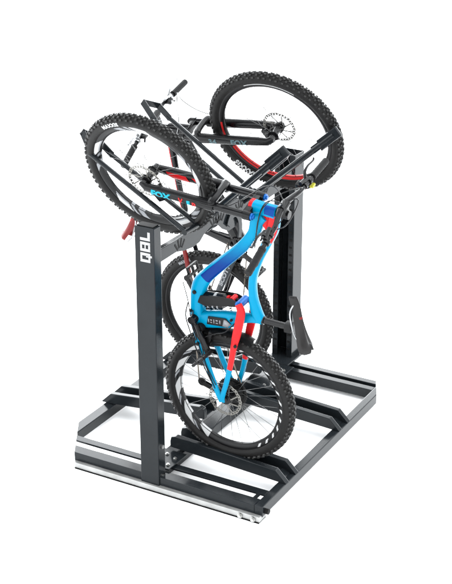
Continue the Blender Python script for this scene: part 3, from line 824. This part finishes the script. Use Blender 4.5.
def saddle(bk, P, nose, tail, outdir, m, m2):
    """nose/tail in the bike plane, top of the saddle faces +outdir along x"""
    n = P(*nose); t = P(*tail); d = (t-n); L = d.length; d.normalize(); lat = V((0, 1, 0)); u = d.cross(lat)
    if u.x*outdir < 0: u = -u
    NS = 26; NW = 16
    def wd(s):  # half width
        return .0115+.008*s + .031*max(0, min(1, (s-.40)/.46))**1.5*(1 if s < .90 else 1-.45*((s-.90)/.10)**2)
    b = MB(); top, bot = [], []
    for i in range(NS):
        s = i/(NS-1)
        rowt, rowb = [], []
        end = 1
        if s < .05: end = math.sqrt(max(.05, 1-((.05-s)/.05)**2))
        w = wd(s)*end
        for k in range(NW+1):
            q = (k/NW-.5)*2
            tail_notch = 1 - (.13*max(0, 1-abs(q)*2.4) if s > .8 else 0)*((s-.8)/.2 if s > .8 else 0)
            x = s*L*tail_notch
            h = .016*(1-abs(q)**2.6) - .014*max(0, (.25-s)/.25)**2 - .012*abs(q)**2*(.5+.5*s) + .012*s*s - .008*math.sin(PI*s) - .006*math.exp(-(q/.18)**2)*(1 if .2 < s < .95 else .0)
            p = n + d*x + lat*q*w + u*h
            rowt.append(b.bm.verts.new(p)); rowb.append(b.bm.verts.new(n+d*x+lat*q*w*.93+u*(h-.008-.010*(abs(q)**2))))
        top.append(rowt); bot.append(rowb)
    for i in range(NS-1):
        for k in range(NW):
            f = b._f([top[i][k], top[i+1][k], top[i+1][k+1], top[i][k+1]])
            s = (i+.5)/(NS-1); q = abs((k+.5)/NW-.5)*2
            if f: f.material_index = 1 if (.34 < s < .385 and .15 < (k+.5)/NW < .6) or (s > .38 and k == NW-2) else 0
            b._f([bot[i][k+1], bot[i+1][k+1], bot[i+1][k], bot[i][k]])
        for k in (0, NW):
            f = b._f([top[i][k], top[i+1][k], bot[i+1][k], bot[i][k]])
            if f: f.material_index = 0
    for i in (0, NS-1):
        for k in range(NW): b._f([top[i][k], top[i][k+1], bot[i][k+1], bot[i][k]])
    sd = b.build('saddle', [m, m2], bk, sharp=55)
    b = MB()
    for s in (-1, 1):
        b.tube([n+d*.035-u*.012+lat*s*.006, n+d*.08-u*.040+lat*s*.022, n+d*.18-u*.042+lat*s*.022, n+d*.235-u*.012+lat*s*.034], .0036, 8, smooth_pts=5)
    b.build('saddle_rail', M['silver'], sd)
    return sd

# side faces of the rim: k 7..11 on one side (out -> in), k 16..12 on the other
def lev(k): return (k-6)/2 if 5 < k < 17 else ((28-k)/2 if 17 < k < 28 else 0)
def rim_front1(a, k):
    q = lev(k)
    if not q: return 0
    d = (math.degrees(a)+q*2.2) % 72
    if 6 < d < 24 and q < 5: return 3 if q < 4 else 1
    if 27 < d < 31: return 1
    if 36 < d < 44 and q > 1: return 1
    return 0
def rim_rear1(a, k):
    q = lev(k)
    if not q: return 0
    g = math.degrees(a) % 360
    d = (g+q*2.6) % 30
    if 120 < g < 245:
        if 4 < d < 19: return 3
        if 21 < d < 25 and q < 4: return 1
        return 0
    d = (g-q*1.4) % 11
    if (g < 75 or g > 300) and 1.4 < q < 4 and 2 < d < 5.5: return 3
    return 0
BIKE1 = dict(k=1, ls=-1, lean=R(6), hub=(-.033, .045, .460), Rr=.362, Rf=.352, steer=R(18), label='bright blue and red mountain bike standing upright in the nearest trough',
    ht=(.312, 1.040), crown=(.178, 1.052), fhub=(-.358, 1.113), low=.30, frame=frame_blue, seat=seat_blue, bb=(-.150, .415), cdir=(.52, -.78), ped=(R(-41), R(75)), lever='black',
    fork_text=[('fork_lettering', 'FOX', .040, M['cyanprint'], -1, .80, True, .0022, 1.25), ('fork_emblem', 'V', .034, M['redprint'], -1, .60, True, .0016, 1.0), ('fork_lettering', 'E', .026, M['cyanprint'], -1, .525, True, .002, 1.2), ('fork_lettering', 'D', .022, M['redprint'], -1, .47, True, .002, 1.1)],
    fork_bands=[(1, .66, .86, 'red', .6), (1, .50, .58, 'red', 1.2)],
    fwheel=dict(ls=-1, decal=rim_front1, rim=30, text=[('MAXXIS', .026, 112, -1, M['white'], 1)], spoke='spoke'),
    rwheel=dict(ls=-1, decal=rim_rear1, rim=30, cassette=True, spoke='spoke'), frot=0,
    hoses=[([((.33, 1.09, .02), 1), ((.36, 1.13, .03), 1), ((.30, 1.14, .04), 1), ((.24, 1.05, .040), 0), ((.215, .95, .038), 0), ((.20, .86, .037), 0)], .0028, 'black'),
           ([((.33, 1.09, -.02), 1), ((.40, 1.10, -.04), 1), ((.36, 1.0, .02), 0), ((.285, .95, .034), 0), ((.25, .86, .030), 0), ((.20, .76, .026), 0)], .0028, 'black'),
           ([((.35, 1.07, .14), 1), ((.40, 1.12, .10), 1), ((.36, 1.16, .02), 1), ((.26, 1.16, -.03), 1), ((.10, 1.10, .085), 1), ((-.10, 1.09, .088), 1), ((-.26, 1.08, .07), 1)], .0024, 'black'),
           ([((.35, 1.07, -.14), 1), ((.39, 1.12, -.10), 1), ((.35, 1.15, -.02), 1), ((.27, 1.10, .03), 1), ((.225, 1.0, .041), 0), ((.21, .90, .04), 0)], .0024, 'black'),
           ([((-.20, .60, .035), 0), ((-.175, .50, .040), 0), ((-.165, .40, .042), 0), ((-.13, .32, .062), 0), ((-.08, .20, .075), 0), ((-.03, .09, .074), 0)], .0024, 'black')])

# ------------------------------------------------------------------ black and red bike
def frame_black(bk, P, st, ls, Rw):
    def dcol(t, l, p): return 1 if (.15 < t < .55 and abs(l) > .55) else 0
    b = MB(); b.loft(st([(-.150, 1.070, .028, .028), (-.120, 1.02, .030, .030), (-.04, .88, .031, .032), (.07, .70, .033, .034), (.155, .545, .035, .036), (.200, .460, .037, .037)]), 22, 6)
    fr = b.build('frame', [M['gloss'], M['darkred']], bk, sharp=60)
    b = MB(); b.loft(st([(-.205, 1.03, .020, .022), (-.200, .95, .019, .020), (-.185, .82, .016, .019), (-.165, .68, .016, .018), (-.150, .60, .018, .020), (-.175, .545, .020, .018)]), 18, 6, lambda t, l, p: 1 if (t < .80 and p > .12) else 0)
    b.build('top_tube', [M['gloss'], M['red']], fr, sharp=60)
    b = MB(); b.loft(st([(-.075, 1.083, .028, .028), (-.14, 1.078, .029, .028), (-.205, 1.072, .028, .028)]), 20, 3)
    b.build('head_tube', M['gloss'], fr)
    b = MB(); b.loft(st([(.205, .455, .034, .034), (.10, .475, .026, .026), (.0, .495, .019, .020), (-.10, .520, .018, .019), (-.19, .540, .019, .019)]), 20, 5)
    b.build('seat_tube', M['gloss'], fr)
    for s in (1, -1):
        b = MB(); b.loft(st([(-.150, .535, .015, .010, s*.030), (-.148, .440, .013, .010, s*.045), (-.125, .320, .013, .009, s*.056), (-.100, .200, .012, .009, s*.062), (-.05, .080, .011, .008, s*.066), (0, 0, .015, .007, s*.068)]), 14, 5, lambda t, l, p: 1 if t < .62 and s < 0 else 0)
        b.build('seat_stay', [M['gloss'], M['darkred']], fr)
        b = MB(); b.loft(st([(.195, .445, .022, .011, s*.045), (.150, .345, .020, .011, s*.054), (.085, .20, .018, .010, s*.061), (.03, .075, .015, .009, s*.066), (0, 0, .016, .007, s*.068)]), 16, 5)
        cs = b.build('chain_stay', M['greypaint'] if s == -1 else M['gloss'], fr)
        if s == -1:
            # lettering along the drive-side chain stay
            bm = text_geo('SCOTT', .040, .002); x = V((.065, 0, .145)).normalized(); o = V((0, -1, 0)); y = o.cross(x)
            for v in bm.verts: v.co = P(.122, .285, -.0705)+x*v.co.x*1.15+y*v.co.y*.75
            link('frame_lettering', bm, M['silverprint'], cs, None, False)
    b = MB(); b.tube([P(-.02, .55, 0), P(.10, .60, 0)], .022, 16); b.tube([P(.09, .595, 0), P(.0, .80, 0)], [.010, .010], 10)
    b.build('rear_shock', M['black'], bk)
    return fr
def seat_black(bk, P, ls, Rw):
    b = MB(); b.tube([P(-.18, .538), P(-.455, .520)], .0155, 16); b.tube([P(-.185, .539), P(-.205, .542)], .021, 14); b.build('seat_post', M['gloss'], bk)
    saddle(bk, P, (-.475, .545), (-.560, .358), -1, M['darkred'], M['redprint'])
def tyre_line2(a, k): return False
def rim2(a, k):
    d = math.degrees(a) % 360; q = lev(k)
    if 1.5 < q < 4 and 174 < d < 198: return 2
    if q > 3.9 and 205 < d < 262: return 2
    if q > 2.9 and 264 < d < 296: return 2
    if 0 < q < 1.3 and 60 < d < 112: return 3
    return 0
BIKE2 = dict(k=2, ls=1, lean=R(6), hub=(-.638, .95, .431), Rr=.374, Rf=.374, steer=R(18), cfw=.080, label='black and red mountain bike behind the blue one, its front wheel up at the right',
    cax=.065, barw=.365, ht=(-.205, 1.070), crown=(-.084, 1.082), fhub=(.436, 1.145), low=.16, frame=frame_black, seat=seat_black, bb=(.200, .455), cdir=(-.86, .42), ped=(R(-35), R(-20)), lever='silver',
    fork_text=[('fork_lettering', 'FOX', .040, M['greyprint'], -1, .66, False, .0018, 1.2), ('fork_lettering', '34', .036, M['greyprint'], -1, .36, False, .0015, 1.3)],
    fwheel=dict(ls=1, rim=26, decal=rim2, text=[('MAXXIS', .036, 231, -1, M['white'], 1)], spoke='spoke'),
    rwheel=dict(ls=1, rim=22, cassette=True, spoke='spoke', text=[('MAXXIS', .022, 118, -1, M['silverprint'], 1)]),
    hoses=[([((-.23, 1.12, .16), 1), ((-.20, 1.20, .14), 1), ((-.12, 1.22, .06), 1), ((-.06, 1.13, .10), 1), ((.10, 1.11, .09), 1), ((.28, 1.08, .085), 1), ((.38, 1.10, .07), 1)], .0024, 'black'),
           ([((-.24, 1.12, .22), 1), ((-.16, 1.16, .17), 1), ((-.06, 1.19, .12), 1), ((.02, 1.20, .08), 1), ((.03, 1.14, .07), 1)], .0018, 'silver'),
           ([((-.24, 1.12, .15), 1), ((-.22, 1.17, .10), 1), ((-.16, 1.12, .04), 1), ((-.18, 1.0, .02), 0), ((-.10, .92, .02), 0)], .0024, 'silver'),
           ([((-.24, 1.12, -.15), 1), ((-.20, 1.19, -.09), 1), ((-.13, 1.13, -.03), 1), ((-.15, 1.0, -.03), 0), ((-.04, .86, -.036), 0)], .0024, 'silver')])
bk1 = bike(BIKE1)
bk2 = bike(BIKE2)

# ------------------------------------------------------------------ ground
gm = bpy.data.meshes.new('ground'); bm = bmesh.new(); bmesh.ops.create_grid(bm, x_segments=1, y_segments=1, size=150); bm.to_mesh(gm); bm.free()
g = bpy.data.objects.new('ground', gm); COL.objects.link(g); g.location = (0, 0, GZ); gm.materials.append(M['ground'])
g['kind'] = 'structure'; g['label'] = 'plain white studio floor under the bike rack'

# ------------------------------------------------------------------ light: a bright, even white surround
w = bpy.data.worlds.new('World'); sc.world = w; w.use_nodes = True
nt = w.node_tree; bg = nt.nodes['Background']
tc = nt.nodes.new('ShaderNodeTexCoord'); sx = nt.nodes.new('ShaderNodeSeparateXYZ'); nt.links.new(tc.outputs['Generated'], sx.inputs['Vector'])
# a bright horizon band all round under a softer overhead
def mth(op, a, b_=None, c=None):
    n = nt.nodes.new('ShaderNodeMath'); n.operation = op
    for i_, q in enumerate((a, b_, c)):
        if q is None: continue
        if isinstance(q, (int, float)): n.inputs[i_].default_value = q
        else: nt.links.new(q, n.inputs[i_])
    return n.outputs[0]
hgt = mth('ADD', sx.outputs['Z'], mth('MULTIPLY', sx.outputs['X'], .4))       # the bright band stands higher on the left
cr = nt.nodes.new('ShaderNodeValToRGB'); nt.links.new(hgt, cr.inputs['Fac'])
E_ = cr.color_ramp; E_.interpolation = 'EASE'
def g_(v): return (v/10, v/10, v/10, 1)
E_.elements[0].position = .300; E_.elements[0].color = g_(8.5)
E_.elements[1].position = .345; E_.elements[1].color = g_(1.5)
for p_, v_ in ((.60, 1.5), (.72, 5.2)):
    e_ = E_.elements.new(p_); e_.color = g_(v_)
mr = nt.nodes.new('ShaderNodeMapRange'); mr.interpolation_type = 'SMOOTHSTEP'; nt.links.new(sx.outputs['Y'], mr.inputs['Value'])
mr.inputs['From Min'].default_value = -.2; mr.inputs['From Max'].default_value = .35; mr.inputs['To Min'].default_value = 6.5; mr.inputs['To Max'].default_value = 13
nt.links.new(mth('MULTIPLY', cr.outputs['Color'], mr.outputs['Result']), bg.inputs['Strength']); bg.inputs['Color'].default_value = (.95, .98, 1.0, 1)
sd = bpy.data.lights.new('sun', 'SUN'); sd.energy = .5; sd.angle = R(40); sd.color = (1, .98, .95)
so = bpy.data.objects.new('sun', sd); COL.objects.link(so)
so.rotation_euler = V((-.25, .1, -1)).to_track_quat('-Z', 'Y').to_euler()

sc.view_settings.view_transform = 'Standard'; sc.view_settings.look = 'None'; sc.view_settings.exposure = 0; sc.view_settings.gamma = 1
sc.cycles.max_bounces = 6
